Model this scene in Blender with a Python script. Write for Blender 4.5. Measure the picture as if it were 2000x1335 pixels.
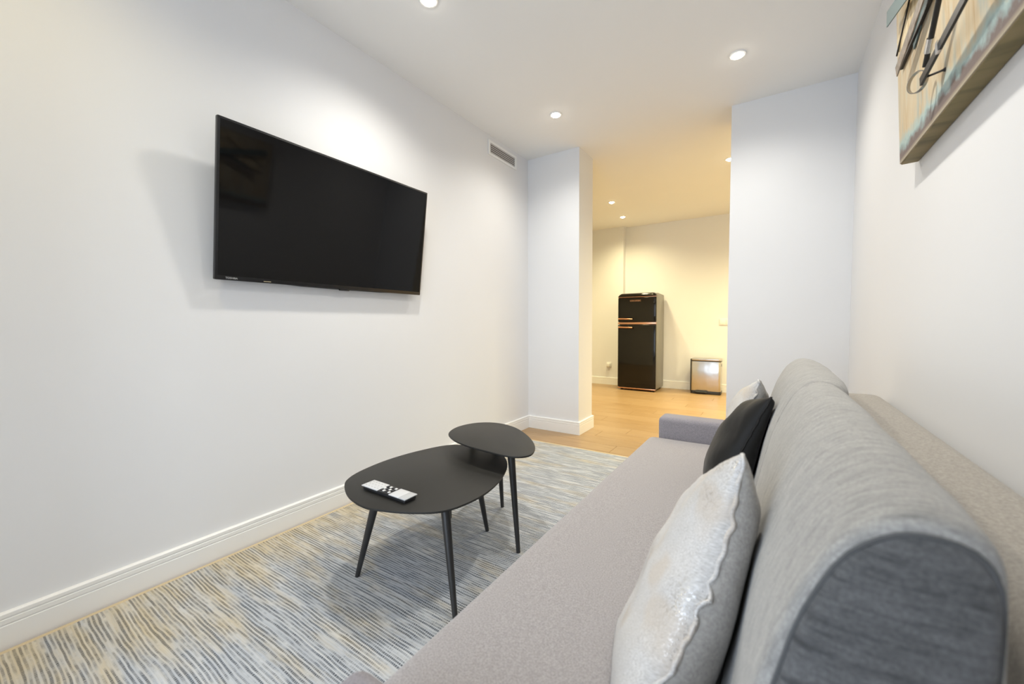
import bpy, bmesh, math, random
from mathutils import Vector, Matrix, noise

for o in list(bpy.data.objects):
    bpy.data.objects.remove(o, do_unlink=True)
SC = bpy.context.scene
COL = SC.collection
random.seed(7)

# ------------------------------------------------------------------ room dimensions (metres)
H = 2.497            # ceiling height
W = 2.338            # living room width; left wall face x = 0, right wall face x = W
PL, PR = 0.515, 1.664    # opening between the two partition walls
PT = 0.305           # partition thickness (y 0 .. PT)
BACK = -3.56         # wall behind the camera; its window sits in a deep reveal
REV = 1.0            # depth of that reveal
FAR = 3.10           # far wall of the kitchen
FARL = 2.993         # face of the shallow column in the kitchen's far left
KX0, KX1 = -1.7, 3.7     # kitchen side walls

# ------------------------------------------------------------------ camera
yaw, pitch, roll = -0.58004, -0.04445, -0.00475
fw = Vector((math.sin(yaw) * math.cos(pitch), math.cos(yaw) * math.cos(pitch), math.sin(pitch)))
rt = Vector((math.cos(yaw), -math.sin(yaw), 0))
up = rt.cross(fw)
r2 = rt * math.cos(roll) + up * math.sin(roll)
u2 = -rt * math.sin(roll) + up * math.cos(roll)
cd = bpy.data.cameras.new('camera')
cam = bpy.data.objects.new('camera', cd)
COL.objects.link(cam)
cam.matrix_world = Matrix(((r2.x, u2.x, -fw.x, 1.93993), (r2.y, u2.y, -fw.y, -3.24249),
                           (r2.z, u2.z, -fw.z, 0.98), (0, 0, 0, 1)))
cd.sensor_width = 36.0
cd.lens = 779.54 / 2000 * 36.0
cd.clip_start = 0.02
cd.dof.use_dof = True
cd.dof.focus_distance = 2.3
cd.dof.aperture_fstop = 3.2
SC.camera = cam

# ------------------------------------------------------------------ world and light
SC.view_settings.view_transform = 'Standard'
SC.view_settings.look = 'None'
SC.view_settings.exposure = 0.06
SC.view_settings.gamma = 1.0
SC.view_settings.use_curve_mapping = False
wd = bpy.data.worlds.new('World')
SC.world = wd
wd.use_nodes = True
bg = wd.node_tree.nodes['Background']
bg.inputs[0].default_value = (0.75, 0.87, 1.0, 1)
bg.inputs[1].default_value = 1.2

WIN = (0.62, 1.78, 0.05, 2.28)      # window in the wall behind the camera: x0 x1 z0 z1

def add_light(name, kind, loc, rot=(0, 0, 0), **kw):
    d = bpy.data.lights.new(name, kind)
    for k, v in kw.items():
        setattr(d, k, v)
    o = bpy.data.objects.new(name, d)
    COL.objects.link(o)
    o.location = loc
    o.rotation_euler = rot
    return o

# daylight entering through the window behind the camera
add_light('window_daylight', 'AREA', ((WIN[0] + WIN[1]) / 2, BACK - REV - 0.12, (WIN[2] + WIN[3]) / 2),
          (math.radians(90), 0, 0), shape='RECTANGLE', size=WIN[1] - WIN[0], size_y=WIN[3] - WIN[2],
          energy=47, color=(0.74, 0.85, 1.0))
LIVING = dict(energy=43, color=(1.0, 0.96, 0.87))
LIVING_MID = dict(energy=66, color=(1.0, 0.955, 0.86))
BY_WINDOW = dict(energy=26, color=(1.0, 0.83, 0.45))
KITCHEN = dict(energy=92, color=(1.0, 0.86, 0.48))

# ------------------------------------------------------------------ materials
def mat(name, base, rough=0.6, metal=0.0, **kw):
    m = bpy.data.materials.new(name)
    m.use_nodes = True
    b = m.node_tree.nodes['Principled BSDF']
    b.inputs['Base Color'].default_value = (*base, 1)
    b.inputs['Roughness'].default_value = rough
    b.inputs['Metallic'].default_value = metal
    for k, v in kw.items():
        b.inputs[k].default_value = v
    return m

class NT:
    """small node-building helper"""
    def __init__(self, m):
        self.t = m.node_tree
        self.n = self.t.nodes
        self.b = self.n['Principled BSDF']
    def node(self, kind, **kw):
        x = self.n.new(kind)
        for k, v in kw.items():
            setattr(x, k, v)
        return x
    def set(self, sock, v):
        if isinstance(v, bpy.types.NodeSocket):
            self.t.links.new(v, sock)
        elif v is not None:
            sock.default_value = v
    def coord(self, kind='Object'):
        return self.node('ShaderNodeTexCoord').outputs[kind]
    def math(self, op, a, b=None, c=None, clamp=False):
        x = self.node('ShaderNodeMath', operation=op, use_clamp=clamp)
        self.set(x.inputs[0], a)
        if b is not None: self.set(x.inputs[1], b)
        if c is not None: self.set(x.inputs[2], c)
        return x.outputs[0]
    def mapping(self, vec, scale=(1, 1, 1), loc=(0, 0, 0), rot=(0, 0, 0)):
        x = self.node('ShaderNodeMapping')
        self.set(x.inputs['Vector'], vec)
        x.inputs['Scale'].default_value = scale
        x.inputs['Location'].default_value = loc
        x.inputs['Rotation'].default_value = rot
        return x.outputs[0]
    def noise(self, vec, scale, detail=3, rough=0.5, dist=0.0):
        x = self.node('ShaderNodeTexNoise')
        self.set(x.inputs['Vector'], vec)
        x.inputs['Scale'].default_value = scale
        x.inputs['Detail'].default_value = detail
        x.inputs['Roughness'].default_value = rough
        x.inputs['Distortion'].default_value = dist
        return x.outputs['Fac']
    def ramp(self, fac, stops, interp='LINEAR'):
        x = self.node('ShaderNodeValToRGB')
        x.color_ramp.interpolation = interp
        el = x.color_ramp.elements
        while len(el) < len(stops):
            el.new(0.5)
        for e, (p, c) in zip(el, stops):
            e.position = p
            e.color = (*c, 1) if len(c) == 3 else c
        self.set(x.inputs[0], fac)
        return x.outputs[0]
    def mix(self, fac, a, b):
        x = self.node('ShaderNodeMix', data_type='RGBA')
        self.set(x.inputs[0], fac)
        for s, v in ((x.inputs[6], a), (x.inputs[7], b)):
            self.set(s, (*v, 1) if isinstance(v, tuple) and len(v) == 3 else v)
        return x.outputs[2]
    def sep(self, vec):
        x = self.node('ShaderNodeSeparateXYZ')
        self.set(x.inputs[0], vec)
        return x.outputs
    def comb(self, x_, y_, z_):
        x = self.node('ShaderNodeCombineXYZ')
        for s, v in zip(x.inputs, (x_, y_, z_)):
            self.set(s, v)
        return x.outputs[0]
    def bump(self, height, strength=0.2, dist=0.002):
        x = self.node('ShaderNodeBump')
        x.inputs['Strength'].default_value = strength
        x.inputs['Distance'].default_value = dist
        self.set(x.inputs['Height'], height)
        self.set(self.b.inputs['Normal'], x.outputs[0])
    def color(self, c):
        self.set(self.b.inputs['Base Color'], c)

M = {}
# painted plaster
def plaster(name, c):
    m = mat(name, c, 0.82)
    t = NT(m)
    v = t.coord()
    big = t.noise(v, 2.0, 2)
    t.color(t.mix(big, tuple(x * 0.985 for x in c), tuple(min(1, x * 1.015) for x in c)))
    t.bump(t.noise(v, 220, 3), 0.05, 0.001)
    return m
M['wall'] = plaster('wall_paint', (0.77, 0.775, 0.79))
M['ceil'] = plaster('ceiling_paint', (0.85, 0.85, 0.84))
M['trim'] = mat('white_lacquer', (0.86, 0.86, 0.85), 0.35)
M['plastic'] = mat('white_plastic', (0.82, 0.82, 0.80), 0.35)
M['grey_gap'] = mat('grille_shadow_grey', (0.22, 0.21, 0.20), 0.8)

# oak laminate; every plank gets its own tone
m = mat('oak_plank', (0.5, 0.33, 0.18), 0.36); t = NT(m)
oi = t.node('ShaderNodeObjectInfo')
v = t.coord()
shift = t.node('ShaderNodeVectorMath', operation='ADD')
t.set(shift.inputs[0], v)
t.set(shift.inputs[1], t.comb(t.math('MULTIPLY', oi.outputs['Random'], 37.0), t.math('MULTIPLY', oi.outputs['Random'], 91.0), 0.0))
g = t.noise(t.mapping(shift.outputs[0], (1.2, 22, 1)), 3.0, 6, 0.6, 0.6)
g2 = t.noise(t.mapping(shift.outputs[0], (2.5, 120, 1)), 2.0, 3)
c = t.ramp(g, [(0.25, (0.27, 0.165, 0.074)), (0.5, (0.37, 0.238, 0.115)), (0.75, (0.45, 0.305, 0.165))])
c = t.mix(t.math('MULTIPLY', g2, 0.35), c, (0.30, 0.185, 0.085))
c = t.mix(t.math('MULTIPLY', oi.outputs['Random'], 0.35), c, (0.48, 0.335, 0.19))
t.color(c)
t.bump(g2, 0.08, 0.0006)
M['oak'] = m
M['joint'] = mat('dark_joint', (0.16, 0.10, 0.055), 0.8)

# flat-woven rug: rows of dark stitches on a cream / blue-grey ground
m = mat('rug_weave', (0.5, 0.5, 0.5), 0.95); t = NT(m)
v = t.coord()
s = t.sep(v)
wob = t.noise(t.mapping(v, (1.0, 2.2, 1)), 1.6, 3)
wob2 = t.noise(t.mapping(v, (5.0, 9.0, 1)), 2.0, 2)
yy = t.math('ADD', s[1], t.math('ADD', t.math('MULTIPLY', wob, 0.034), t.math('MULTIPLY', wob2, 0.0075)))
row = t.math('DIVIDE', yy, 0.0104)
rf = t.math('FRACT', row)
ri = t.math('FLOOR', row)
thick = t.noise(t.comb(t.math('MULTIPLY', s[0], 4.0), t.math('MULTIPLY', ri, 0.71), 3.0), 1.5, 3, 0.6)
rowmask = t.math('SUBTRACT', 1.0, t.math('MULTIPLY', t.math('ABSOLUTE', t.math('SUBTRACT', rf, 0.5)), t.math('ADD', 1.7, t.math('MULTIPLY', thick, 2.4))), clamp=True)
rowmask = t.math('MULTIPLY', rowmask, 2.2, clamp=True)
xd = t.math('ADD', t.math('ADD', t.math('DIVIDE', s[0], 0.0070), t.math('MULTIPLY', ri, 0.37)), t.math('MULTIPLY', t.noise(v, 38, 2), 2.2))
df = t.math('ABSOLUTE', t.math('SUBTRACT', t.math('FRACT', xd), 0.5))
dash = t.math('MULTIPLY', t.math('SUBTRACT', 0.40, df), 5.0, clamp=True)
dens = t.noise(t.comb(t.math('MULTIPLY', s[0], 3.2), t.math('MULTIPLY', ri, 0.53), 0.0), 1.6, 4, 0.65)
dens = t.math('MULTIPLY', t.math('SUBTRACT', t.math('ADD', dens, t.math('MULTIPLY', t.math('SUBTRACT', t.noise(t.mapping(v, (1.0, 3.0, 1)), 7.0, 4, 0.65), 0.5), 0.55)), 0.365), 5.0, clamp=True)
# share of cream: patchy, strongest along the wall side
cream_mix = t.noise(t.mapping(v, (2.0, 9.0, 1)), 1.3, 4, 0.6)
side = t.math('MULTIPLY', t.math('SUBTRACT', -0.35, s[0]), 0.42, clamp=True)
cream_mix = t.math('MULTIPLY', t.math('SUBTRACT', t.math('ADD', cream_mix, side), 0.505), 4.0, clamp=True)
ground = t.mix(cream_mix, (0.43, 0.455, 0.49), (0.52, 0.455, 0.335))
streak = t.noise(t.comb(t.math('MULTIPLY', s[0], 2.0), t.math('MULTIPLY', yy, 95.0), 0.0), 1.0, 3)
ground = t.mix(t.math('MULTIPLY', t.math('SUBTRACT', streak, 0.45), 2.0, clamp=True), ground, (0.66, 0.66, 0.645))
ink = t.mix(cream_mix, (0.060, 0.072, 0.090), (0.115, 0.105, 0.085))
amount = t.math('MULTIPLY', t.math('MULTIPLY', rowmask, dash), dens)
under = t.math('MULTIPLY', t.math('MULTIPLY', rowmask, dens), 0.38)
c = t.mix(under, ground, ink)
c = t.mix(t.math('MULTIPLY', amount, 0.95), c, ink)
t.color(c)
t.bump(t.math('ADD', t.math('MULTIPLY', rowmask, -0.6), t.noise(v, 420, 2)), 0.35, 0.002)
M['rug'] = m
m = mat('rug_binding', (0.62, 0.47, 0.30), 0.9); t = NT(m)
t.color(t.mix(t.noise(t.mapping(t.coord(), (160, 160, 20)), 2.0, 2), (0.50, 0.40, 0.25), (0.66, 0.55, 0.37)))
M['binding'] = m

# upholstery
def fabric(name, lo, hi, stretch=(1, 1, 1), scale=260, streak=0.0, streakcol=(0.2, 0.2, 0.2), bump=0.3, sheen=0.15, smap=(9, 70, 9)):
    m = mat(name, hi, 0.93)
    m.node_tree.nodes['Principled BSDF'].inputs['Sheen Weight'].default_value = sheen
    t = NT(m)
    v = t.coord()
    n1 = t.noise(t.mapping(v, stretch), scale, 4, 0.7)
    n2 = t.noise(v, 5, 3)
    c = t.ramp(n1, [(0.30, lo), (0.68, hi)])
    c = t.mix(t.math('MULTIPLY', n2, 0.25), c, tuple(0.5 * (a + b) for a, b in zip(lo, hi)))
    if streak:
        n3 = t.noise(t.mapping(v, smap), 2.2, 5, 0.7, 0.5)
        c = t.mix(t.math('MULTIPLY', t.math('SUBTRACT', n3, 0.42), 3.2 * streak, clamp=True), c, streakcol)
    t.color(c)
    t.bump(n1, bump, 0.0012)
    return m
M['seat'] = fabric('mauve_grey_weave', (0.205, 0.19, 0.195), (0.40, 0.38, 0.385), (1, 1, 1), 320)
M['arm'] = fabric('mauve_grey_weave_arm', (0.155, 0.145, 0.165), (0.32, 0.30, 0.325), (1, 1, 1), 320)
M['back'] = fabric('heather_grey_weave', (0.25, 0.243, 0.232), (0.47, 0.46, 0.437), (1, 1, 1), 300, 1.0, (0.17, 0.17, 0.168), smap=(12, 100, 12))
M['end'] = fabric('heather_charcoal_weave', (0.075, 0.076, 0.078), (0.165, 0.166, 0.168), (1, 1, 1), 240, 1.0, (0.042, 0.043, 0.045), smap=(8, 8, 55))  # back cushion fabric darkened: the shade on the end panels is in the colour
M['frame'] = fabric('taupe_weave', (0.22, 0.20, 0.175), (0.40, 0.37, 0.33), (1, 1, 1), 200)
M['piping'] = mat('charcoal_piping', (0.095, 0.097, 0.10), 0.9)
M['wood_dark'] = mat('black_wood_leg', (0.03, 0.028, 0.026), 0.5)

# shimmering cream cushion cover
m = mat('cream_shimmer_cloth', (0.7, 0.68, 0.65), 0.55); t = NT(m)
v = t.coord()
weave = t.noise(t.mapping(v, (30, 260, 260)), 3.0, 3)
spark = t.noise(v, 320, 2)
patch = t.noise(v, 7, 2)
met = t.math('MULTIPLY', t.math('SUBTRACT', patch, 0.43), 6.0, clamp=True)
met = t.math('MULTIPLY', met, t.math('MULTIPLY', t.math('SUBTRACT', spark, 0.47), 8.0, clamp=True))
blotch = t.math('MULTIPLY', t.math('SUBTRACT', t.noise(v, 11, 1), 0.52), 9.0, clamp=True)
c = t.mix(t.math('MULTIPLY', t.math('SUBTRACT', weave, 0.3), 2.4, clamp=True), (0.40, 0.385, 0.37), (0.70, 0.69, 0.68))
c = t.mix(t.math('MULTIPLY', blotch, 0.45), c, (0.52, 0.44, 0.355))
t.color(c)
t.set(t.b.inputs['Metallic'], t.math('MULTIPLY', met, 0.75))
t.set(t.b.inputs['Roughness'], t.math('SUBTRACT', 0.66, t.math('MULTIPLY', met, 0.44)))
t.bump(t.math('ADD', weave, t.math('MULTIPLY', spark, 0.7)), 0.35, 0.0015)
M['shimmer'] = m
M['shimmer_back'] = fabric('warm_grey_linen', (0.27, 0.255, 0.24), (0.45, 0.43, 0.40), (1, 1, 1), 200)
m = mat('black_velvet', (0.007, 0.0065, 0.006), 0.55, **{'Specular IOR Level': 0.3}); t = NT(m)
t.b.inputs['Sheen Weight'].default_value = 0.06
t.bump(t.noise(t.coord(), 14, 3), 0.25, 0.01)
M['velvet'] = m

M['black_metal'] = mat('black_powder_coat', (0.022, 0.021, 0.020), 0.42)
m = mat('black_table_top', (0.026, 0.025, 0.023), 0.48, **{'Specular IOR Level': 0.22}); t = NT(m)
t.bump(t.noise(t.coord(), 600, 2), 0.06, 0.0005)
M['top'] = m
M['tv_glass'] = mat('tv_screen_glass', (0.003, 0.003, 0.0034), 0.05, **{'Specular IOR Level': 0.22})
M['tv_body'] = mat('tv_black_plastic', (0.010, 0.010, 0.011), 0.30)
M['logo_silver'] = mat('logo_silver', (0.60, 0.60, 0.60), 0.35)
M['led'] = mat('standby_gold_mark', (0.75, 0.66, 0.45), 0.3, 0.6)  # gold colour painted in place of a light reflection
M['fridge'] = mat('black_gloss_enamel', (0.006, 0.005, 0.004), 0.08, 0.0, **{'Specular IOR Level': 0.36})
m = mat('grey_brushed_side', (0.30, 0.29, 0.27), 0.36, 0.45); t = NT(m)
t.bump(t.noise(t.mapping(t.coord(), (60, 60, 6)), 6, 3), 0.12, 0.002)
M['fridge_side'] = m
M['copper'] = mat('rose_copper', (0.72, 0.40, 0.26), 0.22, 1.0)
M['gunmetal'] = mat('gunmetal', (0.40, 0.39, 0.38), 0.22, 1.0)
M['chrome'] = mat('chrome', (0.80, 0.80, 0.80), 0.14, 1.0)
m = mat('brushed_steel', (0.60, 0.58, 0.56), 0.24, 1.0); t = NT(m)
t.bump(t.noise(t.mapping(t.coord(), (6, 6, 5)), 1.3, 1), 0.16, 0.03)
M['steel'] = m
M['black_plastic'] = mat('black_plastic', (0.016, 0.016, 0.017), 0.4)
M['silver_plastic'] = mat('silver_remote_plastic', (0.66, 0.67, 0.70), 0.35, 0.25)
M['grey_plastic'] = mat('grey_remote_plastic', (0.45, 0.46, 0.48), 0.4)
M['key_white'] = mat('pale_key', (0.72, 0.72, 0.72), 0.4)
M['key_black'] = mat('dark_key', (0.03, 0.03, 0.034), 0.4)
M['window_frame'] = mat('white_window_frame', (0.85, 0.85, 0.85), 0.4)

def emis(name, col, strength):
    m = mat(name, (0.9, 0.9, 0.9), 0.5)
    b = m.node_tree.nodes['Principled BSDF']
    b.inputs['Emission Color'].default_value = (*col, 1)
    b.inputs['Emission Strength'].default_value = strength
    return m
M['lens_cool'] = emis('lit_lamp_lens', (1.0, 0.93, 0.80), 30)
M['lens_warm'] = emis('lit_warm_lamp_lens', (1.0, 0.86, 0.62), 30)

m = bpy.data.materials.new('window_glass'); m.use_nodes = True
nt = m.node_tree; nt.nodes.clear()
out = nt.nodes.new('ShaderNodeOutputMaterial'); mx = nt.nodes.new('ShaderNodeMixShader')
tr = nt.nodes.new('ShaderNodeBsdfTransparent'); gl = nt.nodes.new('ShaderNodeBsdfGlossy')
gl.inputs['Roughness'].default_value = 0.02; mx.inputs[0].default_value = 0.06
nt.links.new(tr.outputs[0], mx.inputs[1]); nt.links.new(gl.outputs[0], mx.inputs[2]); nt.links.new(mx.outputs[0], out.inputs[0])
M['glass'] = m

# artwork
m = mat('weathered_art_panel', (0.6, 0.5, 0.35), 0.7); t = NT(m)
v = t.coord(); s = t.sep(v)
st = t.noise(t.mapping(v, (1, 30, 4)), 1.0, 5, 0.6, 0.8)
st2 = t.noise(t.mapping(v, (1, 14, 3)), 1.7, 3)
c = t.ramp(st, [(0.28, (0.42, 0.27, 0.13)), (0.42, (0.55, 0.43, 0.27)), (0.60, (0.60, 0.51, 0.36)), (0.78, (0.48, 0.49, 0.42))])
c = t.mix(t.math('MULTIPLY', t.math('SUBTRACT', st2, 0.55), 4.0, clamp=True), c, (0.36, 0.42, 0.40))
edge = t.math('ADD', s[2], t.math('MULTIPLY', t.math('SUBTRACT', t.noise(v, 26, 4), 0.5), 0.075))
c = t.mix(t.math('MULTIPLY', t.math('SUBTRACT', 0.084, edge), 26.0, clamp=True), c, (0.36, 0.50, 0.50))
c = t.mix(t.math('MULTIPLY', t.math('SUBTRACT', 0.052, edge), 40.0, clamp=True), c, (0.17, 0.13, 0.12))
c = t.mix(t.math('MULTIPLY', t.math('SUBTRACT', 0.014, s[2]), 90.0, clamp=True), c, (0.40, 0.34, 0.25))
t.color(c)
t.bump(st, 0.4, 0.004)
M['art'] = m
m = mat('olive_wood_edge', (0.2, 0.16, 0.07), 0.7); t = NT(m)
t.color(t.ramp(t.noise(t.mapping(t.coord(), (1, 5, 30)), 2.2, 4), [(0.3, (0.09, 0.075, 0.035)), (0.5, (0.21, 0.17, 0.075)), (0.75, (0.29, 0.22, 0.11))]))
M['art_edge'] = m
M['teal'] = mat('teal_metal', (0.10, 0.155, 0.16), 0.55, 0.1)
m = mat('rusted_strip', (0.3, 0.2, 0.12), 0.6, 0.3); t = NT(m)
t.color(t.ramp(t.noise(t.coord(), 40, 4), [(0.3, (0.16, 0.12, 0.09)), (0.6, (0.30, 0.26, 0.22)), (0.8, (0.36, 0.20, 0.09))]))
M['rust'] = m
m = mat('sand_painted_strip', (0.6, 0.45, 0.25), 0.6); t = NT(m)
t.color(t.ramp(t.noise(t.mapping(t.coord(), (1, 25, 5)), 2.0, 4), [(0.3, (0.42, 0.28, 0.13)), (0.5, (0.62, 0.49, 0.28)), (0.75, (0.72, 0.62, 0.42))]))
M['sand'] = m
M['iron'] = mat('black_iron', (0.035, 0.032, 0.030), 0.45, 0.5)

# ------------------------------------------------------------------ mesh helpers (world coordinates)
class MB:
    def __init__(self):
        self.bm = bmesh.new()
    def box(self, x0, x1, y0, y1, z0, z1, bevel=0.0, seg=2):
        b = bmesh.new()
        vs = [b.verts.new((x, y, z)) for x in (x0, x1) for y in (y0, y1) for z in (z0, z1)]
        for f in ((0, 1, 3, 2), (4, 6, 7, 5), (0, 4, 5, 1), (2, 3, 7, 6), (0, 2, 6, 4), (1, 5, 7, 3)):
            b.faces.new([vs[i] for i in f])
        bmesh.ops.recalc_face_normals(b, faces=b.faces)
        if bevel:
            bmesh.ops.bevel(b, geom=list(b.edges), offset=bevel, segments=seg, profile=0.5, affect='EDGES')
        self.add(b)
        return self
    def add(self, b, mtx=None):
        if mtx is not None:
            bmesh.ops.transform(b, matrix=mtx, verts=b.verts)
        tmp = bpy.data.meshes.new('tmp')
        b.to_mesh(tmp); b.free()
        self.bm.from_mesh(tmp)
        bpy.data.meshes.remove(tmp)
    def grid(self, rows, close_u=False, close_v=False):
        """rows: list of equally long lists of points"""
        V = [[self.bm.verts.new(p) for p in r] for r in rows]
        R, C = len(V), len(V[0])
        for i in range(R if close_v else R - 1):
            for j in range(C if close_u else C - 1):
                a, b_, c_, d = V[i][j], V[i][(j + 1) % C], V[(i + 1) % R][(j + 1) % C], V[(i + 1) % R][j]
                try: self.bm.faces.new((a, b_, c_, d))
                except ValueError: pass
        return V
    def tube(self, pts, rad, seg=10, cap=True, close=False):
        pts = [Vector(p) for p in pts]
        n = len(pts)
        rows = []
        prev = None
        for i, p in enumerate(pts):
            if close: d = pts[(i + 1) % n] - pts[i - 1]
            else: d = pts[min(i + 1, n - 1)] - pts[max(i - 1, 0)]
            d.normalize()
            if prev is None:
                a = d.orthogonal().normalized()
            else:
                a = prev - d * prev.dot(d)
                a.normalize()
            prev = a
            b_ = d.cross(a)
            r = rad[i] if isinstance(rad, (list, tuple)) else rad
            rows.append([p + (a * math.cos(k * 2 * math.pi / seg) + b_ * math.sin(k * 2 * math.pi / seg)) * r for k in range(seg)])
        V = self.grid(rows, close_u=True, close_v=close)
        if cap and not close:
            self.bm.faces.new(list(reversed(V[0]))); self.bm.faces.new(V[-1])
        return self
    def lathe(self, prof, cx, cy, seg=32):
        rows = [[(cx + r * math.cos(k * 2 * math.pi / seg), cy + r * math.sin(k * 2 * math.pi / seg), z) for k in range(seg)] for r, z in prof]
        V = self.grid(rows, close_u=True)
        for R_, rev in ((V[0], True), (V[-1], False)):
            if (R_[0].co - R_[seg // 2].co).length > 1e-6:
                try: self.bm.faces.new(list(reversed(R_)) if rev else R_)
                except ValueError: pass
        return self
    def prism(self, outline, z0, z1, bevel=0.0):
        b = bmesh.new()
        lo = [b.verts.new((x, y, z0)) for x, y in outline]
        hi = [b.verts.new((x, y, z1)) for x, y in outline]
        n = len(lo)
        b.faces.new(list(reversed(lo))); b.faces.new(hi)
        for i in range(n):
            b.faces.new((lo[i], lo[(i + 1) % n], hi[(i + 1) % n], hi[i]))
        bmesh.ops.recalc_face_normals(b, faces=b.faces)
        if bevel:
            ed = [e for e in b.edges if abs(e.verts[0].co.z - e.verts[1].co.z) < 1e-6]
            bmesh.ops.bevel(b, geom=ed, offset=bevel, segments=2, profile=0.5, affect='EDGES')
        self.add(b)
        return self
    def build(self, name, material, parent=None, smooth=False, subsurf=0, recalc=True):
        bm = self.bm
        if recalc:
            bmesh.ops.recalc_face_normals(bm, faces=bm.faces)
        xs = [v.co for v in bm.verts]
        lo = Vector([min(c[i] for c in xs) for i in range(3)])
        hi = Vector([max(c[i] for c in xs) for i in range(3)])
        org = Vector(((lo.x + hi.x) / 2, (lo.y + hi.y) / 2, lo.z))
        bmesh.ops.translate(bm, verts=bm.verts, vec=-org)
        me = bpy.data.meshes.new(name)
        bm.to_mesh(me); bm.free()
        me.materials.append(material)
        if smooth:
            for p in me.polygons: p.use_smooth = True
            if smooth != 'all':
                me.set_sharp_from_angle(angle=math.radians(smooth if smooth is not True else 40))
        o = bpy.data.objects.new(name, me)
        COL.objects.link(o)
        o.location = org
        if parent is not None:
            o.parent = parent
            o.location = org - wloc(parent)
        if subsurf:
            md = o.modifiers.new('subsurf', 'SUBSURF'); md.levels = subsurf; md.render_levels = subsurf
        return o

def wloc(o):
    p = Vector(o.location)
    while o.parent is not None:
        o = o.parent
        p += o.location
    return p

def box(name, m, x0, x1, y0, y1, z0, z1, bevel=0.0, parent=None, seg=2):
    return MB().box(x0, x1, y0, y1, z0, z1, bevel, seg).build(name, m, parent, smooth=bool(bevel))

def tag(o, label, cat, group=None):
    o['label'] = label
    o['category'] = cat
    if group: o['group'] = group
    return o

def struct(o, label=None):
    o['kind'] = 'structure'
    if label: o['label'] = label
    return o

def empty(name, loc, label, cat, group=None):
    o = bpy.data.objects.new(name, None)
    o.empty_display_size = 0.05
    COL.objects.link(o)
    o.location = loc
    return tag(o, label, cat, group)

def text_mesh(name, body, size, mtx, material, parent, extrude=0.0006, space=1.0):
    cu = bpy.data.curves.new(name, 'FONT')
    cu.body = body; cu.size = size; cu.extrude = extrude; cu.align_x = 'CENTER'; cu.align_y = 'CENTER'
    cu.space_character = space
    tmp = bpy.data.objects.new('tmp_text', cu)
    COL.objects.link(tmp)
    dg = bpy.context.evaluated_depsgraph_get()
    me = bpy.data.meshes.new_from_object(tmp.evaluated_get(dg))
    bpy.data.objects.remove(tmp, do_unlink=True)
    me.name = name
    org = mtx.to_translation()
    rot = mtx.to_3x3().to_4x4()
    me.transform(rot)
    me.materials.clear(); me.materials.append(material)
    o = bpy.data.objects.new(name, me)
    COL.objects.link(o)
    o.parent = parent
    o.location = org - wloc(parent)
    return o

def smooth_closed(pts, n=8):
    """Catmull-Rom through closed 2-D points"""
    out = []
    k = len(pts)
    for i in range(k):
        p0, p1, p2, p3 = (Vector(pts[(i + j) % k]) for j in (-1, 0, 1, 2))
        for q in range(n):
            t_ = q / n
            out.append(0.5 * ((2 * p1) + (-p0 + p2) * t_ + (2 * p0 - 5 * p1 + 4 * p2 - p3) * t_ ** 2 + (-p0 + 3 * p1 - 3 * p2 + p3) * t_ ** 3))
    return out

# ================================================================== THE SETTING
# floor: slab + individually laid oak planks
floor = struct(box('floor', M['joint'], KX0 - 0.2, KX1 + 0.2, BACK - REV - 0.05, FAR + 0.2, -0.10, -0.006), 'oak laminate floor')
PWID = 0.19
lens_ = (1.28, 0.86, 1.28, 0.62)
mesh_of = {}
def plank_mesh(L, wd_):
    key = (round(L, 3), round(wd_, 3))
    if key not in mesh_of:
        b = MB().box(0, L - 0.002, 0, wd_ - 0.002, -0.010, 0.0, 0.0011, 1)
        me = bpy.data.meshes.new('plank')
        b.bm.to_mesh(me); b.bm.free()
        me.materials.append(M['oak'])
        mesh_of[key] = me
    return mesh_of[key]
y = BACK
ri = 0
while y < FAR - 0.01:
    wd_ = min(PWID, FAR - y)
    x0, x1 = (0.0, W) if y + wd_ < -0.05 else (KX0, KX1)
    x = x0 - [0.0, 0.83, 0.37, 1.05, 0.21][ri % 5]
    while x < x1 - 0.01:
        L = 1.28
        a, b_ = max(x, x0), min(x + L, x1)
        if b_ - a > 0.01:
            o = bpy.data.objects.new('plank', plank_mesh(b_ - a, wd_))
            COL.objects.link(o)
            o.parent = floor
            o.location = Vector((a, y, 0)) - wloc(floor)
        x += L
    y += PWID
    ri += 1

struct(box('ceiling', M['ceil'], KX0 - 0.2, KX1 + 0.2, BACK - REV - 0.05, FAR + 0.2, H, H + 0.12), 'white painted ceiling')
struct(box('wall_left', M['wall'], -0.12, 0.0, BACK - 0.2, 0.0, 0, H), 'pale painted wall behind the television')
struct(box('wall_right', M['wall'], W, W + 0.12, BACK - 0.2, 0.0, 0, H), 'pale painted wall behind the sofa')
struct(box('wall_partition_left', M['wall'], KX0 - 0.1, PL, 0.0, PT, 0, H), 'projecting wall end on the left of the opening')
struct(box('wall_partition_right', M['wall'], PR, KX1 + 0.1, 0.0, PT, 0, H), 'wall on the right of the opening, behind the sofa arm')
struct(box('wall_far', M['wall'], -0.052, KX1 + 0.1, FAR, FAR + 0.12, 0, H), 'warm lit far wall behind the fridge')
struct(box('wall_far_left', M['wall'], KX0 - 0.1, -0.052, FARL, FAR + 0.12, 0, H), 'slightly projecting wall left of the fridge')
struct(box('wall_kitchen_left', M['wall'], KX0 - 0.12, KX0, PT, FARL, 0, H))
struct(box('wall_kitchen_right', M['wall'], KX1, KX1 + 0.12, PT, FAR, 0, H))
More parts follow.
